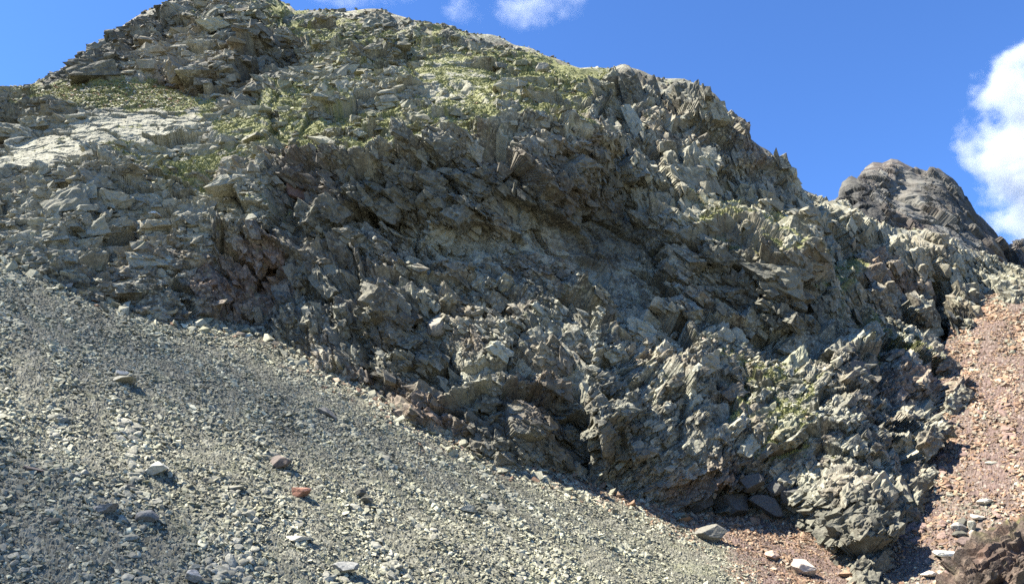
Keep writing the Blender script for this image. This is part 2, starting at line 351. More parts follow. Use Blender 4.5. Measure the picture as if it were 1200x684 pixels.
def rock_disp(P, u, amp, soft, cls, edge=1.0, bed=1.0, scales=((17, .12, .5, 11), (6.5, .13, .58, 12), (2.6, .11, .5, 13), (1.1, .1, .45, 14))):
    """P points, amp = strength, soft = 0..1 smoothing of the small relief, cls = which way the beds run"""
    warp = np.stack([fbm(P, 9, 40 + k, 3) for k in range(3)], 1) * 1.5
    warp2 = np.stack([fbm(P, 1.6, 60 + k, 2) for k in range(3)], 1) * .1
    Q = np.empty_like(P)
    for k, M in enumerate(FR):
        s = cls == k
        if s.any(): Q[s] = ((P + warp + warp2)[s] @ M.T)
    big = (fbm(P, 46, 1, 3) * 3.6 + fbm(P, 16, 5, 3, .5, True) * .8 - .6) * edge
    d = big * (1 - .55 * soft)
    h = Q[:, 2] / 2.4 + fbm(P, 9, 95, 3) * 1.5 + fbm(P, 3.5, 97, 3) * .5
    saw = h - np.floor(h); saw = np.where(saw < .86, saw / .86, (1 - saw) / .14)
    d += (saw - .5) * np.where(cls >= 2, .2, .7) * bed * amp * (1 - soft) * sstep(-.35, .3, fbm(P, 14, 99, 3))
    h = Q[:, 2] / 6.5 + fbm(P, 22, 101, 3) * .8 + fbm(P, 6, 103, 3) * .25
    saw = h - np.floor(h); saw = np.where(saw < .88, saw / .88, (1 - saw) / .12)
    d += (saw - .5) * np.where(cls >= 2, .8, 1.6) * bed * amp * (1 - soft) * edge * sstep(-.3, .3, fbm(P, 25, 105, 3))
    crack = np.zeros(len(P), f32); tone = np.zeros(len(P), f32)
    for n, (s, off, tilt, seed) in enumerate(scales):
        v, c, i = facets(Q, s, seed, off, tilt)
        k = (1 - soft * (.85 if n < 3 else .7))
        d += v * k * amp * (edge if n == 0 else 1 - .4 * (1 - edge))
        cr = 1 - sstep(0, .07 * s, c)
        d -= cr * .06 * s * amp * k
        crack = np.maximum(crack, cr * (.6 if n else 1)); tone += (i - .5) * (.5 if n in (1, 2) else .25)
    d += fbm(P, 1.1, 90, 3) * .06 * (1 - .5 * soft)
    return d, crack, tone

def even_out(d, P, nr, nc):
    # where the rows lie far apart in depth, breaks are eased sideways so they do not turn into steps
    P3 = P.reshape(nr, nc, 3).astype(np.float64); D = d.reshape(nr, nc).astype(np.float64)
    rl = np.linalg.norm(np.gradient(P3, axis=0), axis=-1); cl = np.linalg.norm(np.gradient(P3, axis=1), axis=-1)
    r = gauss(rl / (cl + 1e-6), 3); out = D.copy()
    for s_, a, b in ((2.0, 1.1, 1.8), (5.0, 1.9, 3.4), (9.0, 3.6, 6.5)):
        k = np.exp(-.5 * (np.arange(-27, 28) / s_) ** 2); k /= k.sum()
        B = np.apply_along_axis(lambda m: np.convolve(np.pad(m, 27, 'edge'), k, 'valid'), 1, D)
        t = sstep(a, b, r); out = out * (1 - t) + B * t
    print('row/column spacing', np.percentile(r, [5, 50, 80, 90, 99]))
    return out.ravel().astype(f32)

def build_relief(name, mat, us, sky, bot, wf, rows, cls_fn, amp_fn, back, masks=True):
    nc = len(us)
    t = np.linspace(0, 1, rows)
    U = np.broadcast_to(us[None, :], (rows, nc)).copy()
    # rows are spread evenly over the rock itself, so flat benches are as finely cut as steep walls
    tc = np.linspace(0, 1, 200); Vc = bot(us)[None, :] * (1 - tc[:, None]) + sky(us)[None, :] * tc[:, None]
    Uc = np.broadcast_to(us[None, :], Vc.shape); Wc = wf(Uc, Vc); Pc = place(Uc, Vc, Wc)
    cost = .4 * np.abs(np.diff(Vc, axis=0)) + .6 * np.minimum(np.linalg.norm(np.diff(Pc, axis=0), axis=-1) * FOC / Wc[1:], 12)
    cum = np.concatenate([np.zeros((1, nc)), np.cumsum(cost, axis=0)]); cum = gauss(cum / cum[-1:], 6)
    cum = (cum - cum[:1]) / (cum[-1:] - cum[:1])
    T = np.stack([np.interp(t, cum[:, k], tc) for k in range(nc)], 1)
    V = bot(us)[None, :] * (1 - T) + sky(us)[None, :] * T
    Wd = wf(U, V)
    # the face leans back into the crest
    dpx = V - sky(us)[None, :]
    Wd = Wd * (1 + .03 * np.exp(-dpx / 5.0))
    P = place(U, V, Wd)
    # a real back: the ground falls away behind the crest
    top = P[-1]; hd = ray(us, sky(us)); hd[:, 2] = 0; hd /= np.linalg.norm(hd, axis=1)[:, None]
    dist = np.array(back)
    B = top[None] + hd[None] * dist[:, None, None]
    B[..., 2] -= (dist * .12 + dist ** 1.5 * .028)[:, None]
    P = np.concatenate([P, B]); U = np.concatenate([U, np.repeat(us[None], len(dist), 0)]); V = np.concatenate([V, np.repeat(sky(us)[None], len(dist), 0)])
    Ps = P.copy()
    for c in range(3): Ps[..., c] = gauss(P[..., c], 9)
    N = grid_normals(Ps)
    if N[rows // 2, nc // 2] @ ray(us[nc // 2], V[rows // 2, nc // 2]) > 0: N = -N
    nr = len(P)
    for c in range(3): N[..., c] = gauss(N[..., c], 14)
    N /= np.linalg.norm(N, axis=-1)[..., None]
    p = P.reshape(-1, 3).astype(f32); n = N.reshape(-1, 3).astype(f32); u = U.ravel(); v = V.ravel()
    j1 = fbm(p, 7, 31, 4) ; j2 = fbm(p, 7, 35, 4)
    uj = u + j1 * 9; vj = v + j2 * 7
    return P, N, p, n, u, v, uj, vj, nr, nc

us = np.concatenate([np.linspace(-320, -24, 70), np.linspace(-20, 1222, 1110), np.linspace(1228, 1480, 50)])
P, N, p, n, u, v, uj, vj, nr, nc = build_relief('mountain', None, us, SKY_F, BOT_F, wfun, 780, None, None, [1, 2, 4, 7, 11, 16, 24, 36, 60, 100])
grass = sample(M_grass, uj, vj); smooth = sample(M_smooth, uj, vj); pale = sample(M_pale_sunlit, uj, vj); redm = sample(M_red, uj, vj); dark = sample(M_dark_shaded, uj, vj)
led = sample(M_led, u + (uj - u) * .45, v + (vj - v) * .55)
cls = np.where(uj < 330 + (vj - 300) * .1, 0, 1); cls[(uj > 330) & (vj < 165)] = 0
cls[(uj > 690) & (vj < 260) & (vj > 70)] = 2; cls[(uj > 950) & (vj < 390)] = 2; cls[(uj > 780) & (vj >= 390)] = 3; cls[(uj > 250) & (uj < 420) & (vj > 280)] = 2
cls[(uj > 690) & (uj < 800) & (vj > 400)] = 3
soft = np.clip(smooth * 1.1 + grass * .7, 0, .96)
amp = (.85 - .4 * sstep(840, 900, u) * sstep(500, 550, v)).astype(f32)
edge = 1 - .85 * np.exp(-np.maximum(v - SKY_F(u), 0) / 14.0)
edge *= 1 - .55 * np.exp(-np.abs(v - np.interp(u, [c[0] for c in CONT_G], [c[1] for c in CONT_G])) / 18.0) * (u < 1020)
d, crack, tone = rock_disp(p, u, amp, soft, cls, edge)
d = d + 1.35 * led * (1 - .65 * sstep(860, 920, u) * sstep(400, 460, v)) * edge * (1 - .2 * soft)
nn = n.copy()
d = even_out(d, p, nr, nc)
p2 = p + nn * d[:, None]
N2 = grid_normals(p2.reshape(nr, nc, 3).astype(np.float64)); 
if (N2.reshape(-1, 3) * n).sum(1).mean() < 0: N2 = -N2
upness = N2[..., 2].ravel()
gn = fbm(p, 5, 71, 4); gn2 = fbm(p, 1.2, 75, 3)
upper = sstep(.35, .75, gauss(N2[..., 2], 3).ravel())
g = sstep(.27, .52, grass * .95 + gn * .34 + gn2 * .18 + upper * .22 - .06) * sstep(-.1, .3, gauss(N2[..., 2], 1.2).ravel())
loose = sstep(.1, .45, upper * .9 + gn * .5 - .45) * sstep(.0, .5, fbm(p, 3, 171, 3) + .25)
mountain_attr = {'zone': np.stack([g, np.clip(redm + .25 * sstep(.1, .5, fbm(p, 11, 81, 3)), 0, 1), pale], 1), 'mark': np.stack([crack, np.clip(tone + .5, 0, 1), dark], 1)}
mountain_pts = p2; mountain_n = N2.reshape(-1, 3); mountain_grass = g; m_u, m_v = u, v; mountain_up = gauss(N2[..., 2], 2).ravel()

# ------------------------------------------------------------------ materials
def node_mat(name):
    m = bpy.data.materials.new(name); m.use_nodes = True
    nt = m.node_tree; b = nt.nodes['Principled BSDF']
    b.inputs['Roughness'].default_value = .9; b.inputs['Specular IOR Level'].default_value = .25
    return m, nt, b

class NT:
    def __init__(s, nt): s.nt = nt; s.L = nt.links.new
    def n(s, t, **kw):
        x = s.nt.nodes.new(t)
        for k, v in kw.items(): setattr(x, k, v)
        return x
    def noise(s, scale, detail=5, rough=.6, vec=None):
        x = s.n('ShaderNodeTexNoise'); x.inputs['Scale'].default_value = scale; x.inputs['Detail'].default_value = detail; x.inputs['Roughness'].default_value = rough
        s.L(vec if vec else s.geo(), x.inputs['Vector']); return x.outputs['Fac']
    def geo(s):
        if not hasattr(s, '_g'): s._g = s.n('ShaderNodeNewGeometry')
        return s._g.outputs['Position']
    def ramp(s, fac, a, b):
        x = s.n('ShaderNodeMapRange'); x.interpolation_type = 'SMOOTHSTEP'
        x.inputs['From Min'].default_value = a; x.inputs['From Max'].default_value = b
        s.L(fac, x.inputs['Value']); return x.outputs['Result']
    def mix(s, fac, a, b, mode='MIX'):
        x = s.n('ShaderNodeMix', data_type='RGBA', blend_type=mode)
        for inp, val in ((x.inputs[0], fac), (x.inputs[6], a), (x.inputs[7], b)):
            if isinstance(val, (int, float)): inp.default_value = val
            elif isinstance(val, tuple): inp.default_value = (*val, 1)
            else: s.L(val, inp)
        return x.outputs[2]
    def math(s, op, a, b):
        x = s.n('ShaderNodeMath', operation=op)
        for inp, val in zip(x.inputs, (a, b)):
            if isinstance(val, (int, float)): inp.default_value = val
            else: s.L(val, inp)
        return x.outputs[0]
    def attr(s, name):
        x = s.n('ShaderNodeAttribute'); x.attribute_name = name
        y = s.n('ShaderNodeSeparateColor'); s.L(x.outputs['Color'], y.inputs[0]); return y.outputs
    def bump(s, h, strength, dist, bsdf):
        x = s.n('ShaderNodeBump'); x.inputs['Strength'].default_value = strength; x.inputs['Distance'].default_value = dist
        s.L(h, x.inputs['Height']); s.L(x.outputs['Normal'], bsdf.inputs['Normal'])

def rock_material(name, bright=1.0, warm=(1, 1, 1)):
    m, nt, b = node_mat(name); t = NT(nt)
    k = lambda c: tuple(min(1, c[i] * bright * warm[i]) for i in range(3))
    z = t.attr('zone'); mk = t.attr('mark')
    n1 = t.noise(.22, 6, .65); n2 = t.noise(1.3, 5, .65); n3 = t.noise(.06, 4, .6); n4 = t.noise(.7, 8, .7)
    c = t.mix(t.ramp(n1, .36, .62), k((.065, .064, .060)), k((.19, .187, .168)))
    c = t.mix(t.ramp(n2, .48, .68), c, k((.40, .39, .345)))
    c = t.mix(t.math('MULTIPLY', t.ramp(n3, .45, .65), .55), c, k((.20, .165, .13)))          # rusty bands
    c = t.mix(t.ramp(mk[1], .55, .95), c, k((.33, .325, .285)))
    c = t.mix(t.math('MULTIPLY', t.ramp(mk[1], .45, .1), .7), c, k((.085, .083, .076)))
    red = t.mix(t.ramp(n2, .4, .65), k((.12, .075, .062)), k((.25, .165, .135)))
    c = t.mix(t.math('MULTIPLY', z[1], .8), c, red)
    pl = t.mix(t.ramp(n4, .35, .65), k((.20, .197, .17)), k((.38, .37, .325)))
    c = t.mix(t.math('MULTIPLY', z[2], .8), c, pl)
    c = t.mix(t.math('MULTIPLY', t.ramp(n4, .55, .66), .5), c, k((.06, .06, .055)))          # black lichen
    c = t.mix(t.math('MULTIPLY', t.ramp(t.noise(.45, 7, .7), .55, .66), .45), c, k((.17, .18, .115)))  # green lichen
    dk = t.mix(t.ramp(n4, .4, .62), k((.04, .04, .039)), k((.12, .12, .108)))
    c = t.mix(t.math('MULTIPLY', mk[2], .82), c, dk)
    gr = t.mix(t.ramp(n2, .38, .66), (.112, .122, .042), (.245, .24, .10))
    c = t.mix(t.math('MULTIPLY', z[0], .9), c, gr)
    t.L(c, b.inputs['Base Color'])
    h = t.math('ADD', t.noise(2.6, 8, .72), t.math('MULTIPLY', t.noise(.8, 8, .7), 1.5))
    t.bump(h, .8, .22, b)
    return m

ROCK = rock_material('schist_rock', .96, (1.055, 1.04, .90))
DARKROCK = rock_material('dark_shaded_layered_rock', .62, (1.15, .98, .84))  # dark brown outcrop rock, its colour lowered further to stand in for shade
FAR = rock_material('far_rock', .55, (1.0, .98, .95))

# the face is broken along its bedding and joints: angular blocks standing out of it, all one body of rock
def convex(pts):
    bm = bmesh.new()
    for q in pts: bm.verts.new(q)
    bmesh.ops.convex_hull(bm, input=list(bm.verts))
    bmesh.ops.delete(bm, geom=[x for x in bm.verts if not x.link_faces], context='VERTS')
    bmesh.ops.triangulate(bm, faces=bm.faces[:]); bm.verts.index_update()
    V = np.array([x.co[:] for x in bm.verts], f32); Fc = np.array([[x.index for x in f.verts] for f in bm.faces], np.int32)
    bm.free(); return V, Fc
def jointed_block(r):
    c = np.array([(x, y, z) for x in (-1, 1) for y in (-1, 1) for z in (-1, 1)], float)
    c = c * r.uniform(.55, 1.05, c.shape)
    k = r.integers(0, 8); c[k] *= r.uniform(.35, .7)                   # a broken corner
    c[:, 0] += c[:, 2] * r.normal(0, .22); c[:, 0] += c[:, 1] * r.normal(0, .22)
    e = r.normal(size=(4, 3)); e /= np.abs(e).max(1)[:, None]; e *= r.uniform(.75, 1.0, (4, 1))
    return convex(np.concatenate([c, e]))
def split4(V, Fc):
    e = {}; V = list(map(tuple, V)); out = []
    def mid(a, b):
        k = (min(a, b), max(a, b))
        if k not in e: e[k] = len(V); V.append(tuple((np.array(V[a]) + np.array(V[b])) / 2))
        return e[k]
    for a, b, c in Fc:
        x, y, z = mid(a, b), mid(b, c), mid(c, a); out += [(a, x, z), (x, b, y), (z, y, c), (x, y, z)]
    return np.array(V, f32), np.array(out, np.int32)
BLOCKS = [jointed_block(rng) for _ in range(40)]
BLOCKS_L = [BLOCKS, [split4(*b) for b in BLOCKS]]; BLOCKS_L.append([split4(*b) for b in BLOCKS_L[1]]); BLOCKS_L.append([split4(*b) for b in BLOCKS_L[2]])
def rock_blocks(idx, size, stand, jit, flat=(.35, .8), lev=0):
    n_ = len(idx); pick = rng.integers(0, len(BLOCKS), n_)
    tr = np.radians(TRACE[m_cls[idx]] + 10 * m_turn[idx] + rng.normal(0, jit, n_)); yaw = rng.normal(0, .26, n_) + .3; dip = rng.normal(.1, .14, n_)
    ca, sa, cy, sy, cd, sd = np.cos(tr), np.sin(tr), np.cos(yaw), np.sin(yaw), np.cos(dip), np.sin(dip)
    z0, o1 = 0 * ca, 0 * ca + 1
    Rt = np.stack([np.stack([ca, z0, -sa], 1), np.stack([z0, o1, z0], 1), np.stack([sa, z0, ca], 1)], 1)
    Ry = np.stack([np.stack([cy, -sy, z0], 1), np.stack([sy, cy, z0], 1), np.stack([z0, z0, o1], 1)], 1)
    Rd = np.stack([np.stack([o1, z0, z0], 1), np.stack([z0, cd, -sd], 1), np.stack([z0, sd, cd], 1)], 1)
    M = Rt @ Ry @ Rd
    size = size * np.clip((project(mountain_pts[idx])[2] - 60) / 130, .5, 1.2)
    dims = np.stack([rng.uniform(.8, 1.5, n_), rng.uniform(.7, 1.1, n_), rng.uniform(*flat, n_)], 1) * size[:, None]
    M = M * dims[:, None, :]
    ctr = mountain_pts[idx] + m_n0[idx] * (size * stand)[:, None]
    Vs, Fs, Zs, Ks, base = [], [], [], [], 0
    tone_ = np.clip(mountain_attr['mark'][idx, 1] * .4 + rng.uniform(0, .62, n_), 0, 1)
    for k, (V, Fc) in enumerate(BLOCKS_L[lev]):
        q = np.nonzero(pick == k)[0]
        if not len(q): continue
        W = np.einsum('nij,vj->nvi', M[q], V); D = W / np.linalg.norm(W, axis=2)[..., None]; W = (W + ctr[q][:, None]).reshape(-1, 3).astype(f32)
        if lev:                                                          # chipped and weathered faces
            h, c, _i = facets(W, .9 if lev == 1 else 1.3, 150 + lev, .16, .5); h = h + fbm(W, .8 * lev, 155, 3) * .10 * lev
            if lev > 1: h = h + facets(W, .5, 158, .14, .45)[0]
            W = W + D.reshape(-1, 3) * h[:, None]
        Vs.append(W)
        Fs.append((Fc[None] + (np.arange(len(q)) * len(V))[:, None, None] + base).reshape(-1, 3)); base += len(q) * len(V)
        z = mountain_attr['zone'][idx[q]].copy(); z[:, 0] *= .35; mk = mountain_attr['mark'][idx[q]].copy(); mk[:, 0] = 0; mk[:, 1] = tone_[q]
        Zs.append(np.repeat(z, len(V), 0)); Ks.append(np.repeat(mk, len(V), 0))
    return np.concatenate(Vs), np.concatenate(Fs), np.concatenate(Zs), np.concatenate(Ks)
smooth_m = smooth; m_cls, m_turn, m_n0 = cls, fbm(p, 18, 131, 2), nn
rough_w = np.where((m_u > -60) & (m_u < 1240) & (m_v < BOT_F(m_u) + 5), (1 - sstep(.1, .4, smooth)) * (1 - .93 * g) * (1 - .35 * dark * (m_v > 170)) + .005, 0) * (.1 + .9 * sstep(-.05, .35, fbm(p, 9, 145, 3) + .06)) * sstep(-3, 3, m_v - SKY_F(m_u))
coarse = fbm(p, 15, 141, 3)
sets = []
for n_, lo, hi, a, stand, jit, flat, lev in ((44000, .28, .85, 2.1, .06, 9, (.35, .8), 0), (9000, .8, 2.0, 2.2, -.16, 6, (.35, .75), 1), (1500, 2.0, 4.6, 2.4, -.45, 5, (.45, .85), 3)):
    wgt = rough_w * (sstep(3, 14, m_v - SKY_F(m_u) - 9 * (m_u > 600)) if lev else 1 + 2 * np.exp(-np.abs(m_v - SKY_F(m_u)) / 6) * (m_u < 620)) * np.clip(.5 + coarse * (1.2 if lo > 1 else -.8), .08, 2); wgt = wgt * (1 + (-.95 if lev == 3 else 1.6) * sstep(900, 940, m_u) * sstep(540, 580, m_v)); wgt /= wgt.sum()
    idx = rng.choice(len(p), n_, p=wgt); x = rng.random(n_)
    sets.append(rock_blocks(idx, (lo ** (1 - a) + x * (hi ** (1 - a) - lo ** (1 - a))) ** (1 / (1 - a)), stand, jit, flat, lev))
rib = np.nonzero((m_u > 935) & (m_u < 1068) & (m_v > 575) & (m_v < 735))[0]
for n_, lo, hi, stand, lev in ((900, .5, 1.6, .1, 0), (420, 1.6, 4.2, -.1, 2)):
    sets.append(rock_blocks(rng.choice(rib, n_), lo + (hi - lo) * rng.random(n_) ** 2, stand, 9, (.4, .8), lev))
quads = grid_faces(nr, nc); fa = [quads[:, [0, 1, 2]], quads[:, [0, 2, 3]]]; va = [p2]; za = [mountain_attr['zone']]; ka = [mountain_attr['mark']]; base = len(p2)
for V_, F_, Z_, K_ in sets:
    va.append(V_); fa.append(F_ + base); za.append(Z_); ka.append(K_); base += len(V_)
mountain = new_mesh('mountain', np.concatenate(va), np.concatenate(fa), ROCK, False, 'structure', attrs={'zone': np.concatenate(za), 'mark': np.concatenate(ka)})

# ------------------------------------------------------------------ far peak
SKY_P = curve([(800, 330), (940, 275), (965, 245), (982, 230), (990, 213), (998, 206), (1006, 210), (1015, 197), (1026, 192), (1036, 193), (1045, 187), (1052, 188), (1060, 193), (1075, 200), (1082, 203), (1090, 200), (1098, 205),
               (1106, 208), (1116, 214), (1122, 226), (1128, 236), (1140, 248), (1155, 262), (1168, 275), (1176, 286), (1182, 289), (1190, 282), (1200, 279), (1240, 262), (1320, 250), (1500, 330)])
pk = tps([(940, 270, 640), (985, 225, 720), (1010, 200, 760), (1048, 188, 790), (1105, 208, 790), (1125, 235, 770), (1175, 287, 740), (1000, 240, 660), (1030, 250, 640), (1020, 262, 600), (1037, 245, 668), (1050, 230, 735), (1090, 250, 690), (1130, 270, 700),
          (1060, 280, 600), (1100, 320, 560), (1160, 320, 640), (1200, 280, 900), (1200, 340, 700), (940, 340, 520), (1300, 330, 800), (1320, 250, 950)], 1e-4)
us2 = np.concatenate([np.linspace(860, 955, 24), np.linspace(960, 1215, 330), np.linspace(1222, 1460, 50)])
P, N, p, n, u, v, uj, vj, nr2, nc2 = build_relief('far', None, us2, SKY_P, lambda x: 365 + 0 * x, pk, 460, None, None, [3, 8, 16, 30, 50, 90, 150])
cls = np.where(uj < 1035, 2, 1)
q = p * .3
d, crack, tone = rock_disp(q, u, np.full(len(p), .62, f32), np.zeros(len(p), f32), cls, 1 - .6 * np.exp(-np.maximum(v - SKY_P(u), 0) / 6.0), 0.0, ((17, .12, .5, 11), (6.5, .12, .5, 12), (3, .1, .5, 13)))
d = d + fbm(q, 3.2, 161, 5, .6) * .55
d = even_out(d, p, nr2, nc2)
p2f = p + n * (d * 1.8)[:, None]
dk = sample(poly_map([((975, 240), (998, 203), (1010, 205), (1040, 255), (1035, 270), (990, 262)), (.6, ((1110, 205), (1125, 225), (1185, 290), (1150, 290), (1110, 240)))], 5), u, v)
pl = sample(poly_map([((1028, 225), (1060, 200), (1075, 235), (1060, 262), (1045, 255))], 7), u, v)
far = new_mesh('far_mountain', p2f, grid_faces(nr2, nc2), FAR, False, 'structure',
               attrs={'zone': np.stack([0 * d, .4 * sstep(0, .4, fbm(q, 20, 83, 3)), pl * .6], 1), 'mark': np.stack([crack, np.clip(tone + .5, 0, 1), dk], 1)})

# ------------------------------------------------------------------ scree sheets
def scree_z(pl, x, y):
    q = np.stack([x, y, 0 * x], 1)
    return plane_z(pl, x, y) + fbm(q, 22, 201, 3) * .9 + fbm(q, 5, 205, 3) * .28

_cg = curve(CONT_G)
RCONT = lambda a: np.interp(a, [1000, 1022, 1045, 1068, 1092, 1102, 1122, 1200, 1500], [710, 685, 618, 560, 500, 440, 362, 343, 330])
CONT = lambda pl, u: _cg(u) if pl is GREY else RCONT(u)

def scree_sheet(name, pl, mat, s0, s1, y0, y1, nu, nv, rust_fn):
    S, Y = np.meshgrid(np.linspace(s0, s1, nu), y0 * (y1 / y0) ** np.linspace(0, 1, nv))
    x, y = (S * Y).ravel(), Y.ravel()
    z = scree_z(pl, x, y)
    q = np.stack([x, y, 0 * x], 1)
    a, c1, i1 = facets(q + fbm(q, 1, 211, 2)[:, None] * .1, .62, 21, .16, .34)
    b2, c2, i2 = facets(q, .3, 22, .14, .3)
    z = z + a + b2
    uc = np.linspace(-600, 1900, 300); sc_ = ray(uc, CONT(pl, uc)); wc = hit(pl, uc, CONT(pl, uc))
    lim = np.interp(x / y, sc_[:, 0] / sc_[:, 1], sc_[:, 1] * wc)
    z = z - np.maximum(0, y - lim - 4) * .9
    U, V, _ = project(np.stack([x, y, z], 1))
    o = new_mesh(name, np.stack([x, y, z], 1), grid_faces(nv, nu), mat, False, 'structure', attrs={'stone': np.stack([i1, i2, rust_fn(U, V, q)], 1)})
    return o

def stone_palette(r, rust, n):
    """base colours of loose stones"""
    pal = np.array([(.10, .10, .093), (.15, .15, .137), (.185, .185, .168), (.225, .223, .20), (.31, .305, .27), (.165, .166, .14)])
    palr = np.array([(.11, .07, .057), (.142, .095, .077), (.18, .127, .103), (.23, .188, .168), (.135, .117, .107), (.15, .113, .099)])
    i = r.choice(6, n, p=[.16, .26, .26, .16, .06, .10]); j = r.choice(6, n, p=[.12, .28, .26, .12, .12, .10])
    c = np.where((r.random(n) < rust)[:, None], palr[j], pal[i])
    return c * r.uniform(.85, 1.15, (n, 1)) * np.array([1.34, 1.305, 1.08])

def scree_mat():
    m, nt, b = node_mat('scree_ground'); t = NT(nt); s = t.attr('stone')
    n1 = t.noise(.25, 5, .6); n2 = t.noise(.05, 4, .6)
    g = t.mix(s[1], (.07, .068, .051), (.19, .182, .136)); g = t.mix(t.ramp(s[0], .6, 1), g, (.22, .212, .162))
    g = t.mix(t.math('MULTIPLY', t.ramp(n1, .5, .7), .5), g, (.135, .14, .078))
    r = t.mix(s[1], (.075, .051, .043), (.17, .122, .103)); r = t.mix(t.ramp(s[0], .7, 1), r, (.22, .18, .15))
    c = t.mix(s[2], g, r); t.L(c, b.inputs['Base Color'])
    t.bump(t.noise(7, 4, .6), .6, .08, b)
    return m
SCREE = scree_mat()
M_rust = poly_map([((600, 540), (700, 545), (800, 570), (1000, 600), (1060, 720), (900, 720), (860, 650), (800, 620), (720, 585)), (.3, ((240, 376), (300, 380), (420, 432), (560, 515), (660, 545), (640, 562), (540, 534), (400, 455), (300, 398)))], 9)
def rust_grey(U, V, q):
    return np.clip(sample(M_rust, U + fbm(q, 6, 221, 3) * 22, V + fbm(q, 6, 225, 3) * 14), 0, 1)
def rust_red(U, V, q):
    # the upper fan is redder, its lower end mixes to tan
    return np.clip(.95 - .2 * sstep(560, 690, V) + .35 * fbm(q, 9, 231, 3), 0, 1)
scree_sheet('grey_scree_slope', GREY, SCREE, -.95, .44, 42, 205, 1050, 620, rust_grey)
scree_sheet('red_scree_slope', RED, SCREE, .385, .95, 72, 275, 520, 560, rust_red)

# valley floor out to the horizon
k = np.linspace(-1, 1, 121); k = np.sign(k) * (np.abs(k) ** 3) * 6000
GX, GY = np.meshgrid(k, k)
gz = fbm(np.stack([GX.ravel(), GY.ravel(), 0 * GX.ravel()], 1).astype(f32), 60, 301, 3) * 2 - 6.5
gm, gnt, gb = node_mat('valley_floor'); gt = NT(gnt)
gt.L(gt.mix(gt.ramp(gt.noise(.1, 6), .4, .6), (.10, .11, .06), (.22, .21, .18)), gb.inputs['Base Color'])
new_mesh('ground', np.stack([GX.ravel(), GY.ravel(), gz], 1), grid_faces(121, 121), gm, True, 'structure')

# ------------------------------------------------------------------ stones
def shard(r, npts, flat):
    bm = bmesh.new()
    for _ in range(npts):
        d = r.normal(size=3); d /= np.linalg.norm(d)
        bm.verts.new(d * np.array([1, r.uniform(.6, .95), flat]) * r.uniform(.8, 1.1))
    bmesh.ops.convex_hull(bm, input=list(bm.verts))
    bmesh.ops.delete(bm, geom=[x for x in bm.verts if not x.link_faces], context='VERTS')
    bmesh.ops.triangulate(bm, faces=bm.faces[:])
    bm.verts.index_update()
    V = np.array([x.co[:] for x in bm.verts], f32); Fc = np.array([[x.index for x in f.verts] for f in bm.faces], np.int32)
    bm.free(); return V, Fc
SHARDS = [shard(rng, 9, f) for f in np.linspace(.2, .6, 30)]

def rot_from(nrm, yaw, tx, ty):
    """frames tipped a little off the slope normal"""
    n = nrm + np.stack([tx, ty, 0 * tx], 1); n /= np.linalg.norm(n, axis=1)[:, None]
    a = np.stack([np.cos(yaw), np.sin(yaw), 0 * yaw], 1); a -= n * (a * n).sum(1)[:, None]; a /= np.linalg.norm(a, axis=1)[:, None]
    return np.stack([a, np.cross(n, a), n], 2)

def stone_mat(name):
    m, nt, b = node_mat(name); t = NT(nt)
    x = t.n('ShaderNodeAttribute'); x.attribute_name = 'tint'
    n1 = t.noise(3.2, 5, .65)
    c = t.mix(t.ramp(n1, .3, .7), t.mix(1.0, x.outputs['Color'], (.72, .72, .72), 'MULTIPLY'), t.mix(1.0, x.outputs['Color'], (1.3, 1.28, 1.22), 'MULTIPLY'))
    c = t.mix(t.math('MULTIPLY', t.ramp(t.noise(1.4, 6, .7), .56, .68), .5), c, (.13, .135, .075))
    t.L(c, b.inputs['Base Color']); t.bump(t.noise(6, 6, .7), .6, .08, b)
    return m
STONE = stone_mat('loose_stone')

def scatter(name, pos, nrm, size, tint, tilt=.55, sink=.25):
    n = len(pos); pick = rng.integers(0, len(SHARDS), n)
    R = rot_from(nrm, rng.uniform(0, 6.283, n), rng.normal(0, tilt, n), rng.normal(0, tilt, n)) * size[:, None, None]
    Vs, Fs, Ts, base = [], [], [], 0
    for k, (V, Fc) in enumerate(SHARDS):
        s = np.nonzero(pick == k)[0]
        if not len(s): continue
        W = np.einsum('nij,vj->nvi', R[s], V) + (pos[s] + nrm[s] * (size[s] * sink)[:, None])[:, None]
        Vs.append(W.reshape(-1, 3)); Fs.append((Fc[None] + (np.arange(len(s)) * len(V))[:, None, None] + base).reshape(-1, 3))
        Ts.append(np.repeat(tint[s], len(V), 0)); base += len(s) * len(V)
    return new_mesh(name, np.concatenate(Vs), np.concatenate(Fs), STONE, False, 'stuff', attrs={'tint': np.concatenate(Ts)})

CG = curve(CONT_G + [(1100, 900)]); 
def slope_n(pl): 
    a = np.array([-pl[1], -pl[2], 1.0]); return a / np.linalg.norm(a)

def scree_points(pl, n, umin, umax, vfun, vmax):
    """points spread evenly over a scree sheet, kept where the sheet is in view"""
    out = []
    pts = place(np.array([umin, umax, umin, umax]), np.array([vmax, vmax, 300, 300.]), np.array([hit(pl, a, b) for a, b in ((umin, vmax), (umax, vmax), (umin, 300), (umax, 300))]))
    x0, x1 = pts[:, 0].min(), pts[:, 0].max(); y0, y1 = pts[:, 1].min(), pts[:, 1].max()
    got = 0
    while got < n:
        x = rng.uniform(x0, x1, 200000); y = rng.uniform(y0, y1, 200000); z = plane_z(pl, x, y)
        P = np.stack([x, y, z], 1); a, b, w = project(P)
        ok = (w > 25) & (w < hit(pl, a, b) + 3) & (a > umin) & (a < umax) & (b < vmax) & (b > vfun(a) - 6)
        P = P[ok]; out.append(P); got += len(P)
    P = np.concatenate(out)[:n]
    P[:, 2] = scree_z(pl, P[:, 0], P[:, 1])
    return P

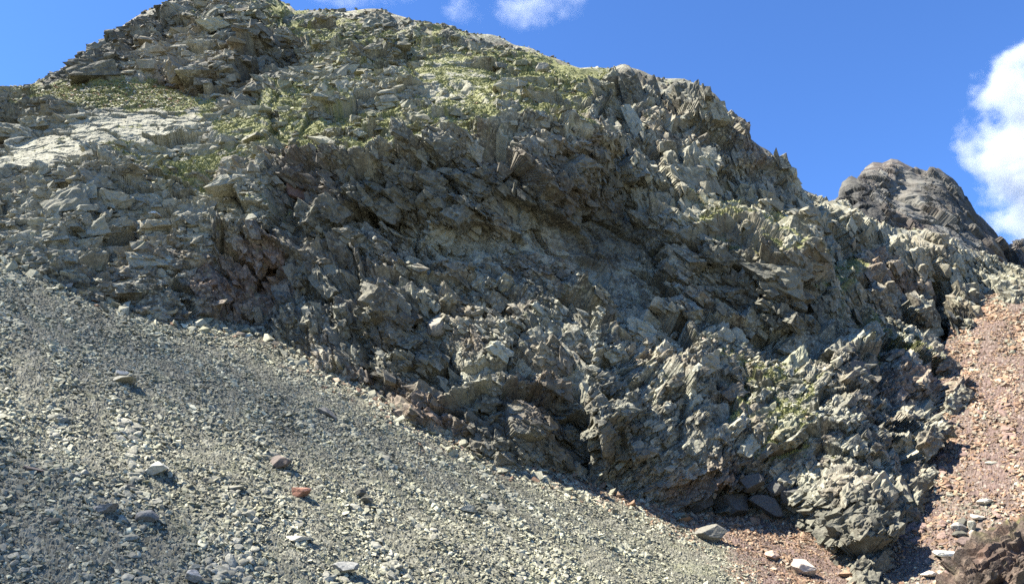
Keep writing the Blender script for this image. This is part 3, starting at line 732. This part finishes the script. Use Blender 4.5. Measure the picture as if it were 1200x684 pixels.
def powersize(n, lo, hi, a):
    x = rng.random(n); return (lo ** (1 - a) + x * (hi ** (1 - a) - lo ** (1 - a))) ** (1 / (1 - a))

def do_scree(pl, n, args, rust_fn, gname, lo=.13, hi=.85, a=2.9):
    P = scree_points(pl, n, *args); s = powersize(n, lo, hi, a)
    U, V, w = project(P); q = np.stack([P[:, 0], P[:, 1], 0 * P[:, 0]], 1).astype(f32)
    # stones lie in patches: coarse and fine streaks down the slope
    patch = fbm(q, 8, 241, 3)
    g = np.array([pl[1], pl[2]]); g /= np.hypot(*g)                       # runnels of coarse and fine stuff down the fall line
    run = fbm(np.stack([(q[:, 0] * g[1] - q[:, 1] * g[0]) / 3.2, (q[:, 0] * g[0] + q[:, 1] * g[1]) / 22, 0 * q[:, 0]], 1).astype(f32), 1, 251, 3)
    s *= np.clip(1 + patch * .75 + run * .8, .5, 1.9)
    rust = rust_fn(U, V, q); tint = stone_palette(rng, rust, n) * np.clip(1 + .35 * run + .3 * fbm(q, 13, 255, 3), .6, 1.4)[:, None]
    green = np.clip(fbm(q, 6, 258, 3) * .8 - .1, 0, .16)[:, None] * (1 - rust)[:, None]; tint = tint * (1 - green) + tint.mean(1)[:, None] * np.array([.95, 1.0, .62]) * green
    return P, s, tint, w, U, V
g_args = (-60, 1060, CG, 720)
gP, gs, gt_, gw, gu, gv = do_scree(GREY, 160000, g_args, rust_grey, 'grey', .10, .58, 2.5)
rP, rs, rt_, rw, ru, rv = do_scree(RED, 38000, (1010, 1400, RCONT, 720), rust_red, 'red', .16, .8, 2.4)
inview = lambda a, b: (a > 2) & (a < 1198) & (b > 0) & (b < 682)

# the stones that show largest become things of their own
def split_big(P, s, w, U, V, k):
    sc_ = np.where(inview(U, V), s / w, 0); o = np.argsort(-sc_)[:k]; m = np.zeros(len(P), bool); m[o] = True; return m
big_g = split_big(gP, gs, gw, gu, gv, 200); big_r = split_big(rP, rs, rw, ru, rv, 90)
ng, nred = slope_n(GREY), slope_n(RED)
scatter('gravel', gP[~big_g], np.tile(ng, ((~big_g).sum(), 1)), gs[~big_g], gt_[~big_g])
scatter('red_gravel', rP[~big_r], np.tile(nred, ((~big_r).sum(), 1)), rs[~big_r], rt_[~big_r])

fu = rng.uniform(-10, 1000, 2600); fv = CG(fu) + np.abs(rng.normal(0, 9, 2600)) - 4
fw = hit(GREY, fu, fv); fp = place(fu, fv, fw); fp[:, 2] = scree_z(GREY, fp[:, 0].astype(f32), fp[:, 1].astype(f32))
fr = np.clip(.1 + .75 * sstep(600, 760, fu), 0, 1)
scatter('fallen_rubble', fp, np.tile(ng, (2600, 1)), powersize(2600, .25, 1.9, 2.5), stone_palette(rng, fr, 2600), .6, .3)

def rock_block(r, sub=3, cuts=9, rough=.05, dims=(1, 1, 1), seed=1, depth=(.55, .95), square=False):
    """an angular block: a sphere pared down by flat breaks"""
    bm = bmesh.new(); bmesh.ops.create_icosphere(bm, subdivisions=sub, radius=1)
    V = np.array([x.co[:] for x in bm.verts]); Fc = np.array([[x.index for x in f.verts] for f in bm.faces]); bm.free()
    D = V / np.linalg.norm(V, axis=1)[:, None]; rad = np.full(len(D), 1.1)
    for k in range(cuts):
        nn = r.normal(size=3)
        if square and k < 6: nn = np.eye(3)[k // 2] * (1 if k % 2 else -1) * 6 + nn
        nn /= np.linalg.norm(nn)
        c = D @ nn; dd = r.uniform(*depth)
        rad = np.where(c > 1e-3, np.minimum(rad, dd / np.maximum(c, 1e-3)), rad)
    V = D * rad[:, None]
    V = V * np.array(dims)
    q = (V + seed * 5.1).astype(f32); m = max(dims)
    V = V + D * (fbm(q, .45 * m, 401, 4) * rough * m)[:, None]
    return V, Fc

# single stones
BASES = []
for k in range(16):
    r = np.random.default_rng(100 + k)
    V, Fc = rock_block(r, 3, 16, .03, (1, r.uniform(.6, .9), r.uniform(.3, .55)), k, (.42, .8))
    BASES.append((V, Fc))
TONES = {'pale': (.275, .265, .215), 'grey': (.20, .194, .155), 'dark': (.085, .082, .068), 'rusty': (.185, .13, .11)}
BM = {}
for tn, c in TONES.items():
    for k, (V, Fc) in enumerate(BASES):
        o = new_mesh('stone', V, Fc, STONE, False, attrs={'tint': np.tile(np.array(c, f32) * (1 + .1 * math.sin(k * 7)), (len(V), 1))}); BM[tn, k] = o.data
        bpy.data.objects.remove(o)
def lone_stones(P, s, tint, nrm, big, where, cat):
    idx = np.nonzero(big)[0]
    for i in idx:
        lum = tint[i].mean(); rust = tint[i][1] / tint[i][0] < .85
        tn = 'rusty' if rust else ('pale' if lum > .27 else ('dark' if lum < .125 else 'grey'))
        o = bpy.data.objects.new('stone', BM[tn, random.randrange(16)]); COL.objects.link(o)
        R = rot_from(nrm[None], np.array([random.uniform(0, 6.28)]), np.array([random.gauss(0, .25)]), np.array([random.gauss(0, .25)]))[0]
        o.matrix_world = Matrix.Translation(Vector(P[i] + nrm * s[i] * .18)) @ Matrix(R.tolist()).to_4x4() @ Matrix.Diagonal((s[i] * 1.15,) * 3 + (1,))
        tag(o, 'one of the larger %s angular stones lying loose %s' % (tn, where), 'stone', '%s stones %s' % (tn, where))
lone_stones(gP, gs, gt_, ng, big_g, 'on the grey scree', 'stone')
lone_stones(rP, rs, rt_, nred, big_r, 'on the reddish scree', 'stone')

# ------------------------------------------------------------------ boulders one can point to
def boulder(u, v, wpx, hpx, tone, label, pl=None, w=None, seed=0, yaw=0, dims=None, sink=.3, cuts=14, sub=5, cat='boulder', rough=.035, roll=0, depth=(.45, .85), name='boulder', mat=None, attrs=None, square=False):
    """u,v = middle of its foot in the photograph, wpx/hpx = its width and height there"""
    pl = GREY if pl is None else pl
    if w is None:
        w = float(hit(pl, u, v))
    pos = place(np.array(u, float), np.array(v, float), np.array(w, float))
    a = wpx / FOC * w / 2; h = hpx / FOC * w / 2
    r = np.random.default_rng(500 + seed)
    V, Fc = rock_block(r, sub, cuts, rough, (1, 1, 1), seed, depth, square)
    ext = V.max(0) - V.min(0); V = (V - (V.max(0) + V.min(0)) / 2) / (ext / 2)
    V = V * np.array([a, a * .85, h])
    ca, sa = math.cos(roll), math.sin(roll)
    V = V @ np.array([[ca, 0, -sa], [0, 1, 0], [sa, 0, ca]]).T
    V[:, 2] += h * (1 - sink)
    o = new_mesh(name, V, Fc, mat or STONE, False, attrs=attrs(V) if attrs else {'tint': np.tile(np.array(tone, f32), (len(V), 1))}, loc=pos)
    o.rotation_euler.z = yaw
    tag(o, label, cat)
    return o
T = TONES
boulder(181, 555, 34, 16, (.36, .35, .30), 'large pale grey boulder with a dark undercut side, alone on the middle scree', seed=91, roll=.2)
boulder(328, 547, 28, 18, (.12, .10, .088), 'dark brown wedge shaped boulder on the grey scree above a small red one', seed=2)
boulder(352, 582, 24, 14, (.23, .12, .085), 'small rust red boulder alone on the grey scree', seed=3, roll=-.15)
boulder(172, 612, 26, 18, (.15, .15, .145), 'pointed dark grey boulder on the shaded lower scree', seed=4, cuts=7)
boulder(422, 580, 14, 9, T['dark'], 'small black stone, upper one of a close dark pair on the scree', seed=5)
boulder(430, 589, 15, 9, T['dark'], 'small black stone, lower one of a close dark pair on the scree', seed=6)
boulder(145, 448, 30, 10, T['pale'], 'flat pale slab stone on the shaded upper scree', seed=7)
boulder(141, 441, 16, 9, (.30, .30, .28), 'small pale block leaning behind a flat slab on the shaded upper scree', seed=8)
boulder(38, 556, 32, 12, (.13, .11, .10), 'low brown boulder at the far left of the scree', seed=9)
boulder(380, 488, 34, 13, (.16, .155, .14), 'long slanting dark slab stone high on the scree with a pale tip', seed=10, roll=-.5)
boulder(832, 633, 36, 22, (.15, .145, .125), 'rounded boulder with a pale top standing at the foot of the dark block pile', seed=11)
boulder(598, 543, 11, 7, (.55, .54, .50), 'small white stone at the foot of the dark cliff on the scree edge', seed=12)
boulder(350, 634, 32, 8, (.36, .34, .285), 'whitish flat slab on the sunny lower scree', seed=13)
boulder(548, 599, 24, 9, T['pale'], 'pale flat stone in the middle of the sunny scree', seed=14)
boulder(405, 668, 30, 12, (.22, .22, .205), 'bluish grey slab at the bottom edge of the scree', seed=15)
boulder(225, 680, 22, 15, (.25, .25, .24), 'rounded grey boulder at the bottom edge of the scree', seed=16)
boulder(125, 600, 30, 12, (.19, .19, .185), 'low grey boulder left of the pointed dark one', seed=17)
boulder(272, 575, 26, 8, T['grey'], 'flat grey slab stone on the scree below the dark wedge boulder', seed=18)
boulder(942, 672, 30, 20, (.40, .34, .29), 'pale tan split slab tilted up among rusty rubble', seed=19, roll=-.5)
boulder(905, 655, 18, 12, (.38, .27, .21), 'pinkish block in the rusty rubble below the dark block pile', seed=20)
# blocks on the reddish fan, a little heap of them
for k, (u_, v_, a_, b_, c_, lb) in enumerate([
        (1125, 622, 18, 12, (.26, .25, .23), 'grey block resting flat at the upper end of the small heap on the reddish scree'),
        (1129, 616, 12, 12, T['dark'], 'dark block at the top of the small heap on the reddish scree'),
        (1140, 620, 11, 12, T['pale'], 'pale upright block in the small heap on the reddish scree'),
        (1147, 608, 16, 7, (.48, .45, .38), 'cream flat slab lying above the small heap on the reddish scree'),
        (1124, 629, 16, 9, T['dark'], 'dark low block at the lower side of the small heap'),
        (1133, 639, 22, 12, (.12, .09, .08), 'dark brown slab at the foot of the small heap on the reddish scree'),
        (1142, 631, 10, 12, (.30, .26, .22), 'tan narrow block leaning in the small heap on the reddish scree'),
        (1155, 591, 18, 8, (.50, .47, .40), 'cream slab stone on the reddish scree near the rock outcrop'),
        (1108, 653, 26, 10, (.58, .56, .50), 'white oval slab lying on the lower reddish scree'),
        (1090, 675, 22, 8, (.45, .40, .33), 'buff flat stone near the bottom of the reddish scree'),
        (1073, 596, 12, 8, (.45, .36, .27), 'buff stone beside the edge of the grey rock rib'),
        (1162, 545, 14, 6, T['pale'], 'pale thin slab high on the reddish scree')]):
    boulder(u_, v_, a_, b_, c_, lb, RED, seed=40 + k, sub=3)

# the pile of dark blocks at the cliff foot
def at_face(u, v, du=3):
    vis = (np.abs(m_u - u) < du) & (np.abs(m_v - v) < du)
    q = mountain_pts[vis]; return float(np.median(project(q)[2]))
wpile = float(hit(GREY, 850, 612))
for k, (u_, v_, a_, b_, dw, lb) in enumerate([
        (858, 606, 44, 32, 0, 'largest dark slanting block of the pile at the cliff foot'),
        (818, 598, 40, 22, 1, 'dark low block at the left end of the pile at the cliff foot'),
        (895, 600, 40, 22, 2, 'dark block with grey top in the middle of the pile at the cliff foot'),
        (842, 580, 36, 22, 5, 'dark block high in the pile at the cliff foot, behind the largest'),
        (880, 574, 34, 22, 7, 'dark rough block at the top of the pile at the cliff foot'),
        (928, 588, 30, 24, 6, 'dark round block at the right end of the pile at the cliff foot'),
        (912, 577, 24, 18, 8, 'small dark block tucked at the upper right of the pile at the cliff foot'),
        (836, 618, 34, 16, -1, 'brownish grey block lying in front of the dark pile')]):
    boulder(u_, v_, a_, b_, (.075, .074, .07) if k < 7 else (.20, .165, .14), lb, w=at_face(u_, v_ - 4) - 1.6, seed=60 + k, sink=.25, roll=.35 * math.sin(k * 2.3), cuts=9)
boulder(352, 236, 40, 40, (.13, .085, .07), 'big cubic reddish brown block set into the cliff top', w=at_face(352, 230) + 2, seed=80, cuts=11, depth=(.6, .8), sink=.25, square=True, yaw=.35, rough=.08)
boulder(513, 392, 28, 24, (.24, .22, .19), 'pale rounded block standing out on the dark cliff', w=at_face(513, 385), seed=81)
boulder(237, 85, 7, 4, T['pale'], 'tiny pale block under the summit crag', w=at_face(237, 85), seed=82)
boulder(636, 84, 17, 10, (.22, .21, .18), 'brown grey boulder on the grassy upper ridge near the skyline', w=at_face(636, 84), seed=83)
boulder(175, 255, 30, 5, (.62, .60, .55), 'long white slab on the ledge of the lower slabs', w=at_face(175, 254), seed=84)
boulder(990, 412, 14, 7, T['pale'], 'pale block on the rubble ledge above the dark square rock', w=at_face(990, 412), seed=85)
boulder(1003, 456, 40, 36, (.085, .08, .072), 'dark square rock standing above the grey rib at the edge of the red scree', w=at_face(1003, 450), seed=86, cuts=10, sink=.15, square=True, yaw=.5)
boulder(73, 362 - 45, 9, 6, (.60, .58, .54), 'small white stone at the top of the scree under the slabs', seed=87)

# rock outcrop in the lower corner
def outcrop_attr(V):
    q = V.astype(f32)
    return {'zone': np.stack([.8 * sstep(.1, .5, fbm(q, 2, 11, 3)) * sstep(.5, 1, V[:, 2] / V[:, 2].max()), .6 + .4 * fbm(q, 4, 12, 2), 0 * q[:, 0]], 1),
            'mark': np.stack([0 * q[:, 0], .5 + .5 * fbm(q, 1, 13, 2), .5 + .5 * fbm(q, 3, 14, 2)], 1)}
def outcrop():
    w = 92.0
    pos = place(np.array(1196.), np.array(690.), np.array(w))
    bm = bmesh.new(); bmesh.ops.create_icosphere(bm, subdivisions=7, radius=1)
    V = np.array([x.co[:] for x in bm.verts]); Fc = np.array([[x.index for x in f.verts] for f in bm.faces]); bm.free()
    D = V.copy()
    V = V * np.array([10.5, 7, 6.2])
    a = math.radians(30); R = np.array([[math.cos(a), 0, -math.sin(a)], [0, 1, 0], [math.sin(a), 0, math.cos(a)]]); V = V @ R.T
    q = V.astype(f32) + 50; M = frame(34, 2.4, 1.2, .5)
    d = fbm(q, 6, 21, 3) * 1.2
    Q = (q + fbm(q, 2, 25, 3)[:, None] * .35) @ M.T
    for s_, sd, tl in ((4.2, 31, .45), (1.6, 32, .42), (.6, 33, .4)):
        f_, c_, i_ = facets(Q, s_, sd, .12, tl); d += f_ * .8
    h = Q[:, 2] / 2.2 + fbm(q, 4, 27, 3) * .9 + fbm(q, 1.2, 28, 2) * .15
    saw = h - np.floor(h); d += (np.where(saw < .84, saw / .84, (1 - saw) / .16) - .5) * .8
    Nn = D / np.array([10.5, 7, 6.2]); Nn /= np.linalg.norm(Nn, axis=1)[:, None]; Nn = Nn @ R.T
    V = V + Nn * d[:, None]
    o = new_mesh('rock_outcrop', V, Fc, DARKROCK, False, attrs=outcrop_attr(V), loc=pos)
    tag(o, 'dark layered rock outcrop rising beside the reddish scree in the bottom right corner', 'rock outcrop')
outcrop()

# ------------------------------------------------------------------ stones and grass on the mountain
vis = (m_u > -30) & (m_u < 1230)
lw = loose * (mountain_up > .45) * vis * (m_v < 640) * (mountain_grass * .6 + .4); 
lw *= (1 - sstep(.1, .5, smooth_m)); lw += vis * .8 * (np.abs(m_v - 115) < 14) * (m_u < 230) * (mountain_up > .4)
lw /= lw.sum()
pick = rng.choice(len(mountain_pts), 9000, p=lw, replace=True)
sz = powersize(9000, .18, .95, 2.6)
mp = mountain_pts[pick] + rng.normal(0, .3, (9000, 3)) * np.array([1, .3, .1])
scatter('rubble', mp, np.tile(np.array([0, -.45, .9]), (9000, 1)), sz, stone_palette(rng, .15 + .6 * mountain_attr['zone'][pick, 1], 9000) * 1.25, .5, .3)

gw_ = np.where(vis & (mountain_grass > .35), mountain_grass, 0); gw_ /= gw_.sum()
ng_ = 30000
pick = rng.choice(len(mountain_pts), ng_, p=gw_); gp = mountain_pts[pick] + rng.normal(0, .15, (ng_, 3)) * np.array([1, 1, .1])
nb = 5
Vg = np.empty((ng_, nb, 3, 3), f32)
for b in range(nb):
    a = rng.uniform(0, 6.283, ng_); L = rng.uniform(.16, .42, ng_); wd = rng.uniform(.08, .16, ng_)
    c = gp + np.stack([np.cos(a), np.sin(a), 0 * a], 1) * .14
    sd = np.stack([-np.sin(a), np.cos(a), 0 * a], 1) * wd[:, None]
    Vg[:, b, 0] = c - sd; Vg[:, b, 1] = c + sd
    Vg[:, b, 2] = c + np.stack([np.cos(a) * L * .6, np.sin(a) * L * .6 - .1 * L, L], 1)
Vg = Vg.reshape(-1, 3); Vg[:, 2] -= .05
tn = np.repeat(rng.random(ng_), nb * 3)[:, None] * np.array([[.17, .152, .07]]) + np.array([[.105, .12, .04]])
am, ant, ab = node_mat('alpine_grass'); at_ = NT(ant); x = at_.n('ShaderNodeAttribute'); x.attribute_name = 'tint'; at_.L(x.outputs['Color'], ab.inputs['Base Color'])
new_mesh('grass', Vg, np.arange(len(Vg)).reshape(-1, 3), am, False, 'stuff', attrs={'tint': tn})

# ------------------------------------------------------------------ light, sky, camera
SUN_EL, SUN_AZ = math.radians(53), math.radians(-97)      # azimuth from the view direction (+Y), negative = left
sdir = Vector((math.sin(SUN_AZ) * math.cos(SUN_EL), math.cos(SUN_AZ) * math.cos(SUN_EL), math.sin(SUN_EL)))
sl = bpy.data.lights.new('sun', 'SUN'); sl.energy = 5.0; sl.angle = math.radians(.5); sl.color = (1, .94, .83)
so = bpy.data.objects.new('sun', sl); COL.objects.link(so); so.rotation_euler = sdir.to_track_quat('Z', 'Y').to_euler(); so.location = (0, 0, 500)

wd = bpy.data.worlds.new('World'); sc.world = wd; wd.use_nodes = True
t = NT(wd.node_tree); bg = wd.node_tree.nodes['Background']
sky = t.n('ShaderNodeTexSky', sky_type='NISHITA', sun_disc=False, sun_elevation=SUN_EL, sun_rotation=SUN_AZ, altitude=2400, air_density=1.0, dust_density=.3, ozone_density=4.0)
t.L(t.mix(1.0, sky.outputs[0], (.69, .99, 1.36), 'MULTIPLY'), bg.inputs['Color']); bg.inputs['Strength'].default_value = .066

def cloud(name, u, v, w, wpx, hpx, dens, scale, thr, label, seed, roll=0, lump=.3, soft=.16):
    bm = bmesh.new(); bmesh.ops.create_icosphere(bm, subdivisions=5, radius=1)
    V = np.array([x.co[:] for x in bm.verts]); Fc = np.array([[x.index for x in f.verts] for f in bm.faces]); bm.free()
    V = V * (1 + fbm((V + seed).astype(f32), .8, 601, 3) * lump)[:, None]
    k = w / FOC / 2
    V = V * np.array([wpx * k, min(wpx, hpx) * k * .8, hpx * k])
    ca, sa = math.cos(roll), math.sin(roll); V = V @ np.array([[ca, 0, -sa], [0, 1, 0], [sa, 0, ca]]).T
    m = bpy.data.materials.new('cloud_vapour'); m.use_nodes = True; nt = m.node_tree; nt.nodes.clear(); t = NT(nt)
    out = t.n('ShaderNodeOutputMaterial'); pv = t.n('ShaderNodeVolumePrincipled'); t.L(pv.outputs[0], out.inputs['Volume'])
    pv.inputs['Color'].default_value = (.68, .71, .76, 1); pv.inputs['Anisotropy'].default_value = .2
    tc = t.n('ShaderNodeTexCoord'); nz = t.noise(scale, 7, .62, tc.outputs['Object'])
    sx = t.n('ShaderNodeSeparateXYZ')
    mp = t.n('ShaderNodeMapping'); t.L(tc.outputs['Object'], mp.inputs[0]); mp.inputs['Rotation'].default_value = (0, roll, 0)
    ln = t.n('ShaderNodeVectorMath', operation='DIVIDE'); ln.inputs[1].default_value = (wpx * k, min(wpx, hpx) * k * .8, hpx * k); t.L(mp.outputs[0], ln.inputs[0])
    l2 = t.n('ShaderNodeVectorMath', operation='LENGTH'); t.L(ln.outputs[0], l2.inputs[0])
    f = t.math('SUBTRACT', nz, t.math('MULTIPLY', t.math('POWER', l2.outputs['Value'], 3.0), .28))
    t.L(t.math('MULTIPLY', t.ramp(f, thr, thr + soft), dens), pv.inputs['Density'])
    m.cycles.volume_step_rate = .4
    o = new_mesh(name, V, Fc, m, True, loc=place(np.array(float(u)), np.array(float(v)), np.array(float(w))))
    tag(o, label, 'cloud')
cloud('cloud', 1235, 170, 3200, 230, 330, 0.011, .0054, .345, 'tall bright white cumulus cloud beside the far dark peak', 3)
cloud('cloud', 537, 8, 3000, 90, 44, .0085, .010, .40, 'small thin white wisp of cloud just above the ridge', 5, -.6, .5, .35)
cloud('cloud', 628, 0, 3000, 150, 90, .0075, .009, .38, 'wider thin white veil of cloud above the ridge, right of the small wisp', 7, 0, .5, .35)
cloud('cloud', 420, -6, 3000, 200, 44, .0075, .008, .38, 'faint long streak of cloud touching the ridge right of the summit', 9, 0, .5, .4)

def shade_cloud(u, v, far, dims, dens, seed, label, turn=0):
    tgt = Vector(place(np.array(float(u)), np.array(float(v)), hit(GREY, np.array(float(u)), np.array(float(v)))))
    bm = bmesh.new(); bmesh.ops.create_icosphere(bm, subdivisions=5, radius=1)
    V = np.array([x.co[:] for x in bm.verts]); Fc = np.array([[x.index for x in f.verts] for f in bm.faces]); bm.free()
    V = V * (1 + fbm((V + seed).astype(f32), .55, 651, 4) * .4)[:, None] * np.array(dims)
    m = bpy.data.materials.new('thin_vapour'); m.use_nodes = True; nt = m.node_tree; nt.nodes.clear(); t = NT(nt)
    out = t.n('ShaderNodeOutputMaterial'); pv = t.n('ShaderNodeVolumePrincipled'); t.L(pv.outputs[0], out.inputs['Volume'])
    pv.inputs['Color'].default_value = (.99, .99, .99, 1); pv.inputs['Density'].default_value = dens; pv.inputs['Anisotropy'].default_value = .5
    o = new_mesh('cloud', V, Fc, m, True, loc=tgt + sdir * far); o.rotation_euler.z = turn
    tag(o, label, 'cloud')
shade_cloud(130, 405, 900, (50, 20, 13), .024, 11, 'thin drifting cloud shading the upper scree below the slabs', .25)
shade_cloud(40, 690, 900, (26, 20, 12), .04, 12, 'small drifting cloud shading the lower left of the scree', .2)

cam = bpy.data.cameras.new('camera'); co = bpy.data.objects.new('camera', cam); COL.objects.link(co)
co.location = (0, 0, EYE); co.rotation_euler = (math.pi / 2 + PITCH, 0, 0)
cam.sensor_width = 36; cam.lens = 36 * FOC / 1200; cam.clip_end = 20000; cam.clip_start = .1
sc.camera = co
sc.view_settings.view_transform = 'Standard'; sc.view_settings.look = 'None'; sc.view_settings.exposure = 1.88; sc.view_settings.gamma = 1
sc.cycles.max_bounces = 8; sc.cycles.diffuse_bounces = 1; sc.cycles.volume_bounces = 6; sc.cycles.use_denoising = False
